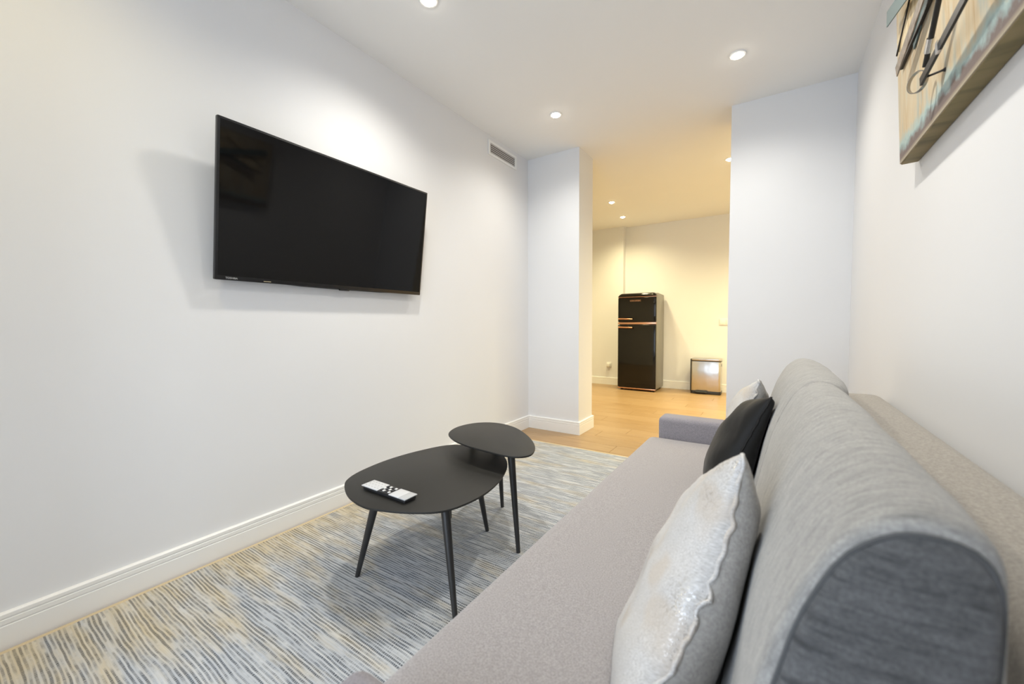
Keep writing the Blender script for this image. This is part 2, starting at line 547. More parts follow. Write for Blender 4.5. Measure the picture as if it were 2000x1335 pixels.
# wall behind the camera with its window
wb = MB()
wb.box(0.0, WIN[0], BACK - REV, BACK, 0, H).box(WIN[1], W, BACK - REV, BACK, 0, H)
wb.box(WIN[0], WIN[1], BACK - REV, BACK, 0, WIN[2]).box(WIN[0], WIN[1], BACK - REV, BACK, WIN[3], H)
struct(wb.build('wall_back', M['wall']))
win = MB()
fy0, fy1 = BACK - REV + 0.02, BACK - REV + 0.08
win.box(WIN[0], WIN[0] + 0.06, fy0, fy1, WIN[2], WIN[3], 0.004).box(WIN[1] - 0.06, WIN[1], fy0, fy1, WIN[2], WIN[3], 0.004)
win.box(WIN[0] + 0.0595, WIN[1] - 0.0595, fy0, fy1, WIN[2], WIN[2] + 0.06, 0.004).box(WIN[0] + 0.0595, WIN[1] - 0.0595, fy0, fy1, WIN[3] - 0.06, WIN[3], 0.004)
wx = (WIN[0] + WIN[1]) / 2
win.box(wx - 0.04, wx + 0.04, fy0, fy1, WIN[2] + 0.0595, WIN[3] - 0.0595, 0.004)
wo = struct(win.build('window_1', M['window_frame'], smooth=True), 'white framed window behind the camera')
for a, b_ in ((WIN[0] + 0.055, wx - 0.035), (wx + 0.035, WIN[1] - 0.055)):
    box('pane', M['glass'], a, b_, BACK - REV + 0.047, BACK - REV + 0.053, WIN[2] + 0.055, WIN[3] - 0.055, parent=wo)

# baseboards: grooved profile swept along the foot of each wall
BH, BT = 0.115, 0.0146
PROF = [(0, 0), (BT, 0), (BT, 0.0745), (BT - 0.0022, 0.0762), (BT - 0.0022, 0.0790), (BT, 0.0807), (BT, 0.0940),
        (BT - 0.0022, 0.0957), (BT - 0.0022, 0.0985), (BT, 0.1002), (BT, BH - 0.004), (BT - 0.004, BH), (0, BH)]
def baseboard(name, pts, label=None):
    """pts: floor polyline along the wall face, room on the left-hand side"""
    P = [Vector((x_, y_)) for x_, y_ in pts]
    nrm = []
    for i in range(len(P) - 1):
        d = (P[i + 1] - P[i]).normalized()
        nrm.append(Vector((-d.y, d.x)))
    rows = []
    for i, p in enumerate(P):
        if i == 0: off = nrm[0]
        elif i == len(P) - 1: off = nrm[-1]
        else: off = nrm[i - 1] + nrm[i]
        rows.append([(p.x + off.x * d, p.y + off.y * d, z + 0.0005) for d, z in PROF])
    b = MB()
    V = b.grid(rows, close_u=True)
    b.bm.faces.new(V[0]); b.bm.faces.new(list(reversed(V[-1])))
    return struct(b.build(name, M['trim'], smooth=30), label)
E_ = 0.0003
baseboard('baseboard_left', [(PL - 0.25, PT + E_), (PL + E_, PT + E_), (PL + E_, -E_), (E_, -E_), (E_, BACK + E_)], 'white grooved baseboard')
baseboard('baseboard_right', [(W - E_, BACK + E_), (W - E_, -E_), (PR - E_, -E_), (PR - E_, PT + E_)], 'white grooved baseboard')
baseboard('baseboard_far', [(KX1 - E_, FAR - E_), (-0.052 + E_, FAR - E_), (-0.052 + E_, FARL - E_), (KX0 + E_, FARL - E_)], 'white grooved baseboard')

# ================================================================== CEILING DOWNLIGHTS
def downlight(x, y, label, group, spec, lens):
    o = empty('downlight', (x, y, H - 0.006), label, 'downlight', group)
    MB().lathe([(0.030, H - 0.0002), (0.030, H - 0.004), (0.033, H - 0.0062), (0.041, H - 0.0055), (0.0445, H - 0.002), (0.0448, H - 0.0002)], x, y, 40).build('trim_ring', M['trim'], o, smooth=True)
    MB().lathe([(0.0298, H - 0.0004), (0.0298, H - 0.0050), (0.026, H - 0.0105), (0.018, H - 0.0150), (0.009, H - 0.0172), (0.0, H - 0.0178)], x, y, 32).build('lens', M[lens], o, smooth=True)
    l = add_light('lamp', 'SPOT', (0, 0, -0.016), spot_size=math.radians(150), spot_blend=1.0, shadow_soft_size=0.045, **spec)
    l.parent = o
    return o
G1, G2 = 'ceiling downlights in the living area', 'ceiling downlights in the kitchen'
downlight(0.587, -0.584, 'lit round ceiling downlight nearest the wall vent', G1, LIVING, 'lens_cool')
downlight(0.558, -1.832, 'lit round ceiling downlight above the television, cut by the top of the picture', G1, LIVING_MID, 'lens_cool')
downlight(1.738, -0.590, 'lit round ceiling downlight near the right wall, over the sofa arm', G1, LIVING, 'lens_cool')
downlight(1.738, -1.835, 'ceiling downlight above the middle of the sofa, out of the picture', G1, LIVING_MID, 'lens_cool')
downlight(0.558, -3.080, 'ceiling downlight by the window, out of the picture', G1, BY_WINDOW, 'lens_warm')
downlight(0.216, 1.675, 'upper of the two warm kitchen downlights left of the fridge', G2, KITCHEN, 'lens_warm')
downlight(0.116, 2.427, 'lower of the two warm kitchen downlights, right above the fridge', G2, KITCHEN, 'lens_warm')
downlight(1.572, 1.013, 'warm kitchen downlight half hidden by the right wall edge', G2, KITCHEN, 'lens_warm')
for x_, y_, w_ in ((1.72, 2.02, 'above the bin'), (3.00, 1.01, 'in the near right of the kitchen'), (3.00, 2.20, 'in the far right of the kitchen'), (2.35, 1.20, 'in the middle right of the kitchen'), (2.35, 1.95, 'in the centre right of the kitchen'), (-1.05, 1.55, 'in the left of the kitchen')):  # all but the one above the bin are added, unseen, to lift the ambient light
    downlight(x_, y_, 'kitchen downlight hidden behind the walls, ' + w_, G2, KITCHEN, 'lens_warm')

# ================================================================== WALL VENT
v_ = empty('wall_vent', (0, -0.413, 2.340), 'white rectangular air vent grille high on the left wall', 'vent')
y0, y1, z0, z1 = -0.619, -0.207, 2.340, 2.457
b = MB()
b.box(0.0003, 0.009, y0, y1, z1 - 0.020, z1, 0.0008, 1).box(0.0003, 0.009, y0, y1, z0, z0 + 0.020, 0.0008, 1)
b.box(0.0003, 0.009, y0, y0 + 0.022, z0 + 0.0195, z1 - 0.0195, 0.0008, 1).box(0.0003, 0.009, y1 - 0.022, y1, z0 + 0.0195, z1 - 0.0195, 0.0008, 1)
b.build('frame', M['trim'], v_, smooth=True)
box('backing', M['grey_gap'], 0.0003, 0.0012, y0 + 0.02, y1 - 0.02, z0 + 0.018, z1 - 0.018, parent=v_)
for k in range(5):
    zc = z0 + 0.020 + (k + 0.5) * (z1 - z0 - 0.04) / 5
    s_ = MB()
    s_.grid([[(0.0030, yy_, zc + 0.0042), (0.0080, yy_, zc - 0.0002), (0.0080, yy_, zc - 0.0036), (0.0030, yy_, zc + 0.0008)] for yy_ in (y0 + 0.021, y1 - 0.021)], close_u=True)
    s_.build('slat', M['trim'], v_)

# ================================================================== TELEVISION
tv = empty('television', (0.06, -1.984, 1.167), 'large black flat screen television tilted forward on the left wall', 'television')
TB, TT = Vector((0.05, 0, 1.167)), Vector((0.13, 0, 1.795))
tu = (TT - TB).normalized()
tn = Vector((tu.z, 0, -tu.x))            # screen normal, towards the room
TH = (TT - TB).length
YC, TWID = -1.984, 1.12
def tvp(y, v, d):
    p = TB + tu * v + tn * d
    return Vector((p.x, YC + y, p.z))
def tvbox(name, m, ya, yb, va, vb, da, db, bevel=0.0, parent=tv, seg=2):
    b = MB().box(da, db, ya, yb, va, vb, bevel, seg)
    for w in b.bm.verts:
        w.co = tvp(w.co.y, w.co.z, w.co.x)
    return b.build(name, m, parent, smooth=bool(bevel))
tvbox('cabinet', M['tv_body'], -TWID / 2, TWID / 2, 0, TH, -0.022, -0.0006, 0.004)
scr = tvbox('screen', M['tv_glass'], -TWID / 2 + 0.010, TWID / 2 - 0.010, 0.019, TH - 0.010, -0.001, 0.0004)
b = MB()
hw, hv0, hv1 = 0.44, -0.004, 0.36
rows = []
for d, s in ((-0.020, 1.0), (-0.034, 0.985), (-0.043, 0.95)):
    ring = []
    for k in range(40):
        a = k / 40 * 2 * math.pi
        cx_, cy_ = math.cos(a), math.sin(a)
        ex = math.copysign(abs(cx_) ** 0.35, cx_) * hw * s
        ey = math.copysign(abs(cy_) ** 0.35, cy_) * (hv1 - hv0) / 2 * s + (hv0 + hv1) / 2
        ring.append(tvp(ex + 0.03, ey, d))
    rows.append(ring)
V = b.grid(rows, close_u=True); b.bm.faces.new(V[-1])
b.build('rear_housing', M['tv_body'], tv, smooth=True)
tvbox('sensor_tab', M['tv_body'], 0.0, 0.055, -0.008, 0.004, -0.018, -0.003, 0.002)
b = MB().box(0.0005, 0.006, YC - 0.20, YC + 0.20, 1.33, 1.62, 0.002, 1)
b.build('wall_bracket', M['black_metal'], tv)
for s in (-0.15, 0.15):
    for za, xb in ((1.60, 0.060), (1.36, 0.032)):
        MB().tube([(0.005, YC + s, za), (xb, YC + s, za - 0.01)], 0.008, 8).build('bracket_arm', M['black_metal'], tv)
mt = Matrix.Translation(tvp(-TWID / 2 + 0.060, 0.0095, 0.0)) @ Matrix(((0, tu.x, tn.x, 0), (1, tu.y, tn.y, 0), (0, tu.z, tn.z, 0), (0, 0, 0, 1)))
text_mesh('logo', 'TOSHIBA', 0.0105, mt, M['logo_silver'], tv, 0.0005, 1.05)
tvbox('gold_mark', M['led'], -TWID / 2 + 0.185, -TWID / 2 + 0.215, 0.006, 0.0085, -0.001, 0.0006)  # painted glint on the lower bezel, no indicator lamp

# ================================================================== SOCKET, SWITCH
s_ = empty('wall_socket', (-0.27, FARL, 0.29), 'small white wall socket low on the wall left of the fridge', 'socket')
box('plate', M['plastic'], -0.312, -0.232, FARL - 0.010, FARL - 0.0003, 0.282, 0.362, 0.003, s_)
box('plug', M['plastic'], -0.298, -0.246, FARL - 0.048, FARL - 0.009, 0.292, 0.346, 0.006, s_)
s_ = empty('light_switch', (1.37, FAR, 0.95), 'white switch plate on the warm wall above the bin', 'switch')
box('plate', M['plastic'], 1.295, 1.455, FAR - 0.010, FAR - 0.0003, 0.952, 1.045, 0.003, s_)
for k in range(2):
    box('rocker', M['plastic'], 1.305 + k * 0.073, 1.372 + k * 0.073, FAR - 0.014, FAR - 0.009, 0.962, 1.035, 0.002, s_)

# ================================================================== RUG
RX0, RX1, RY0, RY1, RZ = 0.026, 1.92, -3.55, -0.372, 0.008
rug = empty('rug', ((RX0 + RX1) / 2, (RY0 + RY1) / 2, 0), 'cream and blue-grey striped flat-woven rug under the tables', 'rug')
r_ = MB()
N1, N2 = 40, 80
rows = [[(RX0 + 0.014 + (RX1 - RX0 - 0.028) * i / N1, RY0 + 0.014 + (RY1 - RY0 - 0.028) * j / N2, RZ) for i in range(N1 + 1)] for j in range(N2 + 1)]
r_.grid(rows)
r_.box(RX0 + 0.010, RX1 - 0.010, RY0 + 0.010, RY1 - 0.010, 0.0006, RZ - 0.0015)
r_.build('pile', M['rug'], rug)
b = MB()
for (xa, xb, ya, yb) in ((RX0, RX1, RY0, RY0 + 0.017), (RX0, RX1, RY1 - 0.017, RY1), (RX0, RX0 + 0.017, RY0 + 0.017, RY1 - 0.017), (RX1 - 0.017, RX1, RY0 + 0.017, RY1 - 0.017)):
    b.box(xa, xb, ya, yb, 0.0004, RZ + 0.0010, 0.0025, 2)
b.build('binding', M['binding'], rug, smooth=True)

# ================================================================== NESTING TABLES
def table(label, pts, z, legs):
    cx_ = sum(p[0] for p in pts) / len(pts); cy_ = sum(p[1] for p in pts) / len(pts)
    o = empty('coffee_table', (cx_, cy_, RZ), label, 'table', 'black nesting tables')
    MB().prism([(p.x, p.y) for p in smooth_closed(pts, 8)], z - 0.008, z, 0.0022).build('table_top', M['top'], o, smooth=35)
    for (fx, fy), (tx, ty) in legs:
        f, tpt = Vector((fx, fy, RZ + 0.0004)), Vector((tx, ty, z - 0.008))
        MB().tube([f, f.lerp(tpt, 0.04), f.lerp(tpt, 0.55), f.lerp(tpt, 0.985), tpt], [0.0085, 0.0092, 0.0135, 0.0172, 0.0172], 18).build('leg', M['black_metal'], o, smooth=True)
        MB().lathe([(0.030, z - 0.0080), (0.030, z - 0.0105), (0.0, z - 0.0105)], tx, ty, 20).build('mounting_plate', M['black_metal'], o)
    return o
BIG = [(0.578, -2.339), (0.677, -2.392), (0.779, -2.414), (0.848, -2.405), (0.958, -2.360), (1.044, -2.292), (1.076, -2.186), (1.073, -2.063), (1.030, -1.915),
       (0.955, -1.785), (0.845, -1.700), (0.715, -1.688), (0.578, -1.738), (0.513, -1.888), (0.488, -2.052), (0.500, -2.197), (0.530, -2.286)]
table('low black pebble-shaped coffee table with the remote control on it', BIG, 0.370,
      [((0.610, -2.315), (0.700, -2.275)), ((1.077, -2.277), (0.985, -2.222)), ((0.829, -1.768), (0.822, -1.850)), ((0.597, -1.770), (0.655, -1.850))])
SMALL = [(0.619, -1.797), (0.714, -1.868), (0.814, -1.902), (0.934, -1.918), (1.046, -1.924), (1.105, -1.900), (1.121, -1.845), (1.076, -1.745), (0.968, -1.627),
         (0.829, -1.530), (0.700, -1.506), (0.607, -1.564), (0.577, -1.680)]
table('taller and smaller black pebble-shaped side table overlapping the low one', SMALL, 0.450,
      [((1.049, -1.841), (0.993, -1.812)), ((0.750, -1.528), (0.776, -1.600)), ((0.560, -1.570), (0.655, -1.640))])

# ================================================================== REMOTE CONTROL
rc = empty('remote_control', (0.790, -2.304, 0.370), 'silver and black remote control lying on the low black table', 'remote')
RA = math.radians(-0.5)
RCM = Matrix.Translation((0.790, -2.304, 0.3703)) @ Matrix.Rotation(RA, 4, 'Z')
def rbox(name, m, xa, xb, ya, yb, za, zb, bevel=0.0, parent=rc):
    b = MB().box(xa, xb, ya, yb, za, zb, bevel, 2)
    bmesh.ops.transform(b.bm, matrix=RCM, verts=b.bm.verts)
    return b.build(name, m, parent, smooth=bool(bevel))
rbox('body', M['black_plastic'], -0.115, 0.115, -0.026, 0.026, 0.0, 0.015, 0.005)
pl = [rbox('cover_plate', M['silver_plastic'], -0.118, -0.028, -0.029, 0.029, 0.0138, 0.0175, 0.0015),
      rbox('keypad_panel', M['black_plastic'], -0.0275, 0.032, -0.029, 0.029, 0.0138, 0.0170, 0.0015),
      rbox('cover_plate', M['silver_plastic'], 0.0325, 0.083, -0.029, 0.029, 0.0138, 0.0175, 0.0015),
      rbox('end_plate', M['grey_plastic'], 0.0835, 0.118, -0.029, 0.029, 0.0138, 0.0175, 0.0015)]
for i in range(4):
    for j in range(3):
        rbox('button', M['key_white'] if (i + j) % 2 else M['key_black'], -0.023 + i * 0.0138, -0.0135 + i * 0.0138, -0.022 + j * 0.016, -0.012 + j * 0.016, 0.0165, 0.0195, 0.0012, pl[1])
for i in range(5):
    for j in range(3):
        rbox('button', M['grey_plastic'], -0.108 + i * 0.0165, -0.103 + i * 0.0165, -0.019 + j * 0.0165, -0.014 + j * 0.0165, 0.0170, 0.0180, 0.0005, pl[0])

# ================================================================== SOFA
sofa = empty('sofa', (1.86, -1.985, RZ), 'long grey upholstered sofa with low arms along the right wall', 'sofa')
SY0, SY1 = -2.890, -1.080            # between the arms
def soft_box(name, m, x0, x1, y0, y1, z0, z1, r, parent, crown=0.0, nu=1):
    """rounded upholstered block with a slightly crowned top"""
    b = MB().box(x0, x1, y0, y1, z0, z1, r, 5)
    if crown:
        bmesh.ops.subdivide_edges(b.bm, edges=[e for e in b.bm.edges if e.calc_length() > 0.25], cuts=14, use_grid_fill=True)
        for w in b.bm.verts:
            if w.co.z > z1 - r * 0.6:
                a = min(1, max(0, (w.co.x - x0) * (x1 - w.co.x) / ((x1 - x0) / 2) ** 2))
                c_ = min(1, max(0, (w.co.y - y0) * (y1 - w.co.y) / ((y1 - y0) / 2) ** 2))
                w.co.z += crown * (a * c_) ** 0.5 + 0.002 * noise.noise(w.co * 5)
    return b.build(name, m, parent, smooth='all')
soft_box('seat_cushion', M['seat'], 1.392, 1.930, SY0 - 0.004, SY1 + 0.004, 0.235, 0.386, 0.034, sofa, 0.006)
soft_box('base', M['arm'], 1.425, 2.300, SY0 - 0.05, SY1 + 0.05, 0.085, 0.240, 0.012, sofa)
for ya, yb in ((SY1 + 0.0, SY1 + 0.122), (SY0 - 0.122, SY0 - 0.0)):
    soft_box('arm', M['arm'], 1.440, 2.215, ya, yb, 0.070, 0.492, 0.026, sofa)
soft_box('back_frame', M['frame'], 2.150, 2.330, SY0 - 0.06, -1.010, 0.085, 0.682, 0.045, sofa)
for x_ in (1.50, 2.22):
    for y_ in (SY0 - 0.04, -1.985, SY1 + 0.04):
        z_ = RZ + 0.0006 if x_ < RX1 else 0.0006
        MB().tube([(x_, y_, z_), (x_, y_, z_ + 0.085)], [0.016, 0.024], 14).build('leg', M['wood_dark'], sofa, smooth=True)

BP = [(1.885, 0.392), (1.905, 0.50), (1.930, 0.62), (1.953, 0.705), (1.986, 0.780), (2.018, 0.814), (2.045, 0.824), (2.073, 0.818), (2.089, 0.794), (2.092, 0.738),
      (2.091, 0.640), (2.090, 0.52), (2.088, 0.405), (2.05, 0.390), (1.95, 0.388)]
BPS = smooth_closed(BP, 6)
def back_front(z):
    P = BP[:6]
    if z <= P[0][1]: return P[0][0]
    for (xa, za), (xb, zb) in zip(P, P[1:]):
        if z <= zb: return xa + (xb - xa) * (z - za) / (zb - za)
    return P[-1][0]
cen = Vector((2.02, 0.60))
def prof_in(d):
    out = []
    for p in BPS:
        q = p - cen
        l = q.length
        out.append(cen + q * max(0.0, (l - d) / l))
    return out
def back_cushion(ya, yb, seedk, fatk):
    """ya is the end towards the camera"""
    n = 46
    R_ = 0.013
    rows = []
    L = yb - ya
    for i in range(n + 1):
        t_ = i / n
        # denser rows at the ends
        y_ = ya + L * (0.5 - 0.5 * math.cos(math.pi * t_))
        e = min(y_ - ya, yb - y_)
        ins = 0.0
        if e < R_: ins = R_ - math.sqrt(max(0, R_ * R_ - (R_ - e) ** 2))
        bul = 0.005 * (1 - (2 * (y_ - ya) / L - 1) ** 4)
        ring = []
        for p in prof_in(ins - bul):
            w = Vector((p.x, y_, p.y))
            k = 0.0035 * noise.noise(w * 6 + Vector((seedk, 0, 0))) + 0.0012 * noise.noise(Vector((w.x * 20, w.y * 60, w.z * 20)))
            q = (p - cen).normalized()
            fat = fatk * max(0.0, min(1.0, (p.x - 2.05) / 0.05)) * (1 - (2 * (y_ - ya) / L - 1) ** 6)   # the back swells between the ends
            ring.append((w.x + q.x * k + fat, w.y, w.z + q.y * k))
        rows.append(ring)
    b = MB()
    b.grid(rows, close_u=True)
    o = b.build('back_cushion', M['back'], sofa, smooth='all')
    # end panels, slightly domed, with a piped seam
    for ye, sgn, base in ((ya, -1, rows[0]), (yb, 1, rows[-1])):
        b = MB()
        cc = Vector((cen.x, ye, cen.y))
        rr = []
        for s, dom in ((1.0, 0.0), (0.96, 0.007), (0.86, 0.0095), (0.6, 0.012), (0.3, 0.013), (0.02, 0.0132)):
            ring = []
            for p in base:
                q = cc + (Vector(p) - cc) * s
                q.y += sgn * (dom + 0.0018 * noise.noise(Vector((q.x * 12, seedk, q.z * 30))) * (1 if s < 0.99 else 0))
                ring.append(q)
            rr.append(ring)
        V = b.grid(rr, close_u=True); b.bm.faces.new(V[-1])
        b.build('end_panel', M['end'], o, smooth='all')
        b = MB()
        b.tube([Vector(p) + Vector((0, sgn * 0.0006, 0)) for p in base[::2]], 0.0022, 8, close=True)
        b.build('piping', M['piping'], o, smooth=True)
    return o
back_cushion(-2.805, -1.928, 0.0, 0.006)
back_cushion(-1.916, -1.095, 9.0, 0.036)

# ================================================================== CUSHIONS
def pillow(label, centre, half, thick, rollv, lean, yawv, mats, seed, seamcol, ruffle=0.004, n=44, bend=0.0, conc=0.085):
    fm, bmt = mats
    Rm = Matrix.Rotation(yawv, 3, 'Z') @ Matrix.Rotation(lean, 3, 'Y') @ Matrix.Rotation(rollv, 3, 'X')
    C_ = Vector(centre)
    def P(u, v, side):
        # local: X thickness (front = -X), Y width, Z height
        eu = 1 - conc * (1 - v * v) ** 1.2
        ev = 1 - conc * (1 - u * u) ** 1.2
        prof = max(0.0, (1 - u * u) * (1 - v * v))
        th = thick * 0.5 * prof ** 0.42
        q = Vector((u, v, seed))
        edge = max(abs(u), abs(v))
        wr = 0.010 * noise.noise(Vector((u * 2.3, v * 2.3, seed))) + 0.0045 * (edge ** 3) * noise.noise(Vector((u * 9, v * 9, seed + side)))
        th = th + wr * min(1, prof * 6)
        loc = Vector((side * th + bend * (1 - v * v), half * u * eu, half * v * ev))
        w = C_ + Rm @ loc
        # resting on the seat, leaning on the backrest
        zs = 0.395
        if w.z < zs + 0.02:
            k = max(0.0, zs + 0.02 - w.z)
            w.z = zs + 0.02 * math.exp(-k / 0.02)
            w.x += 0.75 * max(0.0, k - 0.02)      # the squashed foot spreads towards the backrest
        xb = back_front(w.z) - 0.010
        if w.x > xb - 0.01:
            k = w.x - (xb - 0.01)
            w.x = xb - 0.01 * math.exp(-k / 0.01)
        return w
    def cv(i):
        return math.sin((i / n - 0.5) * math.pi)
    base = min(P(cv(i), cv(j), 0).z for i in range(0, n + 1, 4) for j in range(0, n + 1, 4))
    o = empty('cushion', (C_.x, C_.y, base), label, 'cushion', 'scatter cushions on the sofa')
    for side, nm, mm in ((-1, 'front_cover', fm), (1, 'back_cover', bmt)):
        b = MB()
        b.grid([[P(cv(i), cv(j), side) for i in range(n + 1)] for j in range(n + 1)])
        ob = b.build(nm, mm, o, smooth='all', recalc=True)
    # gathered seam all round
    loop = [(-1 + 2 * k / 60, -1) for k in range(60)] + [(1, -1 + 2 * k / 60) for k in range(60)] + [(1 - 2 * k / 60, 1) for k in range(60)] + [(-1, 1 - 2 * k / 60) for k in range(60)]
    pts = []
    for k, (u, v) in enumerate(loop):
        w = P(u, v, 0)
        d = Vector((noise.noise(Vector((k * 0.33, seed, 1))), 0.6 * noise.noise(Vector((k * 0.4, seed, 5))), 0.6 * noise.noise(Vector((k * 0.37, seed, 8))))) * ruffle
        pts.append(w + d)
    b = MB(); b.tube(pts, [0.0036 + 0.0014 * noise.noise(Vector((k * 0.5, seed, 3))) for k in range(len(pts))], 8, close=True)
    b.build('seam', seamcol, o, smooth='all')
    return o
D = math.radians
pillow('pale shimmering cushion nearest the camera, leaning on the sofa back', (1.795, -2.457, 0.490), 0.215, 0.175, D(-35), D(21), D(1.6), (M['shimmer'], M['shimmer_back']), 3.1, M['shimmer'], 0.010, bend=0.028, conc=0.04)
pillow('black velvet cushion between the two pale cushions', (1.858, -1.597, 0.530), 0.204, 0.200, D(-10), D(23), D(-4), (M['velvet'], M['velvet']), 11.7, M['velvet'], 0.004)
pillow('pale cushion farthest from the camera, behind the black one', (1.850, -1.272, 0.553), 0.170, 0.160, D(-14), D(13), D(1), (M['shimmer'], M['shimmer_back']), 21.3, M['shimmer'], 0.010)

# ================================================================== FRIDGE
FX0, FX1, FY0, FY1, FZ0, FZ1 = 0.005, 0.553, 2.580, 3.060, 0.032, 1.420
fr = empty('refrigerator', ((FX0 + FX1) / 2, (FY0 + FY1) / 2, 0), 'glossy black retro fridge freezer with copper trim against the far wall', 'fridge')
def side_profile(inset=0.0, r=0.075, front=FY0 + 0.045):
    pts = [(front, FZ0), (front, FZ1 - r)]
    for k in range(1, 9):
        a = k / 8 * math.pi / 2
        pts.append((front + r - r * math.cos(a), FZ1 - r + r * math.sin(a)))
    for k in range(0, 5):
        a = k / 4 * math.pi / 2
        pts.append((FY1 - 0.02 + 0.02 * math.sin(a), FZ1 - 0.012 - 0.02 + 0.02 * math.cos(a)))
    pts.append((FY1, FZ0))
    return pts
b = MB()
rows = []
for x_, s in ((FX0, 0.010), (FX0 + 0.003, 0.003), (FX0 + 0.010, 0.0), (FX1 - 0.010, 0.0), (FX1 - 0.003, 0.003), (FX1, 0.010)):
    cyc, czc = 2.83, 0.72
    rows.append([(x_, y_ - math.copysign(s, y_ - cyc), z_ - math.copysign(s, z_ - czc)) for y_, z_ in side_profile()])
V = b.grid(rows, close_u=True); b.bm.faces.new(V[0]); b.bm.faces.new(V[-1])
b.build('cabinet', M['fridge_side'], fr, smooth=35)
def fdoor(name, z0, z1, top=False):
    b = MB()
    nx = 22
    if not top:
        b.box(FX0, FX1, FY0, FY0 + 0.043, z0, z1, 0.012, 3)
        return b.build(name, M['fridge'], fr, smooth=True)
    # cap with rounded upper front and rounded corners
    rows = []
    for i in range(nx + 1):
        x_ = FX0 + (FX1 - FX0) * (0.5 - 0.5 * math.cos(math.pi * i / nx))
        e = min(x_ - FX0, FX1 - x_)
        R_ = 0.055
        dz = R_ - math.sqrt(max(0, R_ ** 2 - (R_ - e) ** 2)) if e < R_ else 0
        hz = z1 - dz
        ring = [(x_, FY0 + 0.11, z0)]
        ring.append((x_, FY0, z0))
        for k in range(9):
            a = k / 8 * math.pi / 2
            hh = hz - z0
            ring.append((x_, FY0 + 0.055 - 0.055 * math.cos(a), z0 + hh * 0.25 + hh * 0.75 * math.sin(a)))
        ring.append((x_, FY0 + 0.11, hz))
        rows.append(ring)
    V = b.grid(rows, close_u=True); b.bm.faces.new(V[0]); b.bm.faces.new(V[-1])
    return b.build(name, M['fridge'], fr, smooth=50)
d1 = fdoor('lower_door', FZ0 + 0.012, 0.968)
d2 = fdoor('upper_door', 1.004, 1.362)
fdoor('top_cap', 1.371, FZ1 + 0.004, True)
for za, zb, nm in ((0.972, 1.000, 'middle_trim'), (1.3625, 1.3705, 'top_trim'), (0.026, 0.042, 'bottom_trim')):
    box(nm, M['copper'], FX0 + 0.001, FX1 - 0.001, FY0 + 0.003, FY0 + 0.046, za, zb, 0.002, fr)
def fhandle(zc, parent):
    b = MB()
    xs = [FX0 + 0.018 + 0.205 * k / 12 for k in range(13)]
    b.tube([(x_, FY0 - 0.030 - 0.006 * math.sin(math.pi * k / 12), zc - 0.006 * (k / 12)) for k, x_ in enumerate(xs)],
           [0.0085 + 0.0035 * (1 - k / 12) for k in range(13)], 12)
    for x_ in (FX0 + 0.032, FX0 + 0.205):
        b.tube([(x_, FY0 + 0.002, zc - 0.003), (x_, FY0 - 0.032, zc - 0.003)], 0.007, 10)
    h = b.build('handle', M['copper'], parent, smooth=True)
fhandle(1.052, d2)
fhandle(0.928, d1)
text_mesh('logo', 'cecotec', 0.050, Matrix.Translation((0.262, FY0 - 0.0006, 1.315)) @ Matrix.Rotation(math.pi / 2, 4, 'X'), M['copper'], d2, 0.001, 1.0)
b = MB()
for x_ in (FX0 + 0.05, FX1 - 0.05):
    for y_ in (FY0 + 0.05, FY1 - 0.06):
        MB().lathe([(0.020, 0.0006), (0.022, 0.010), (0.014, 0.014), (0.014, FZ0 + 0.004)], x_, y_, 16).build('foot', M['black_plastic'], fr, smooth=True)

# ================================================================== PEDAL BIN
BX0, BX1, BY0, BY1, BZ1 = 0.975, 1.356, 2.800, 3.010, 0.492
bn = empty('pedal_bin', ((BX0 + BX1) / 2, (BY0 + BY1) / 2, 0), 'square stainless steel pedal bin against the far wall', 'bin')
def rrect(x0, x1, y0, y1, r, n=6, bulge=0.0):
    pts = []
    for cx_, cy_, a0 in ((x1 - r, y1 - r, 0), (x0 + r, y1 - r, 90), (x0 + r, y0 + r, 180), (x1 - r, y0 + r, 270)):
        for k in range(n + 1):
            a = math.radians(a0 + 90 * k / n)
            pts.append((cx_ + r * math.cos(a), cy_ + r * math.sin(a)))
    return pts
MB().prism(rrect(BX0, BX1, BY0, BY1, 0.028), 0.0006, 0.045, 0.004).build('base', M['black_plastic'], bn, smooth=40)
MB().prism(rrect(BX0 + 0.003, BX1 - 0.003, BY0 + 0.003, BY1 - 0.003, 0.028), 0.0455, 0.452, 0.001).build('body', M['steel'], bn, smooth=40)
lid = MB().prism(rrect(BX0 + 0.001, BX1 - 0.001, BY0 + 0.001, BY1 - 0.001, 0.028), 0.462, BZ1, 0.010).build('lid', M['steel'], bn, smooth=40)
MB().prism(rrect(BX0 + 0.002, BX1 - 0.002, BY0 + 0.002, BY1 - 0.002, 0.028), 0.4522, 0.4618).build('rim', M['black_plastic'], bn, smooth=40)
box('corner_strip', M['black_plastic'], BX0 - 0.004, BX0 + 0.010, BY0 + 0.012, BY1 - 0.03, 0.03, 0.485, 0.004, bn)
b = MB()
b.tube([(1.065 + 0.028 * math.cos(a) - 0.0 + (0.10 if math.cos(a) > 0 else 0.0), BY0 - 0.012 - 0.020 * max(0, -math.sin(a)) + 0.012 * max(0, math.sin(a)), 0.030) for a in [k / 28 * 2 * math.pi for k in range(28)]], 0.007, 8, close=True)
b.build('pedal', M['black_plastic'], bn, smooth='all')
box('pedal_plate', M['steel'], 1.060, 1.170, BY0 - 0.026, BY0 - 0.004, 0.024, 0.031, 0.002, bn)
box('handle_slot', M['black_plastic'], BX1 - 0.004, BX1 - 0.0015, BY0 + 0.075, BY0 + 0.135, 0.385, 0.420, 0.001, bn)

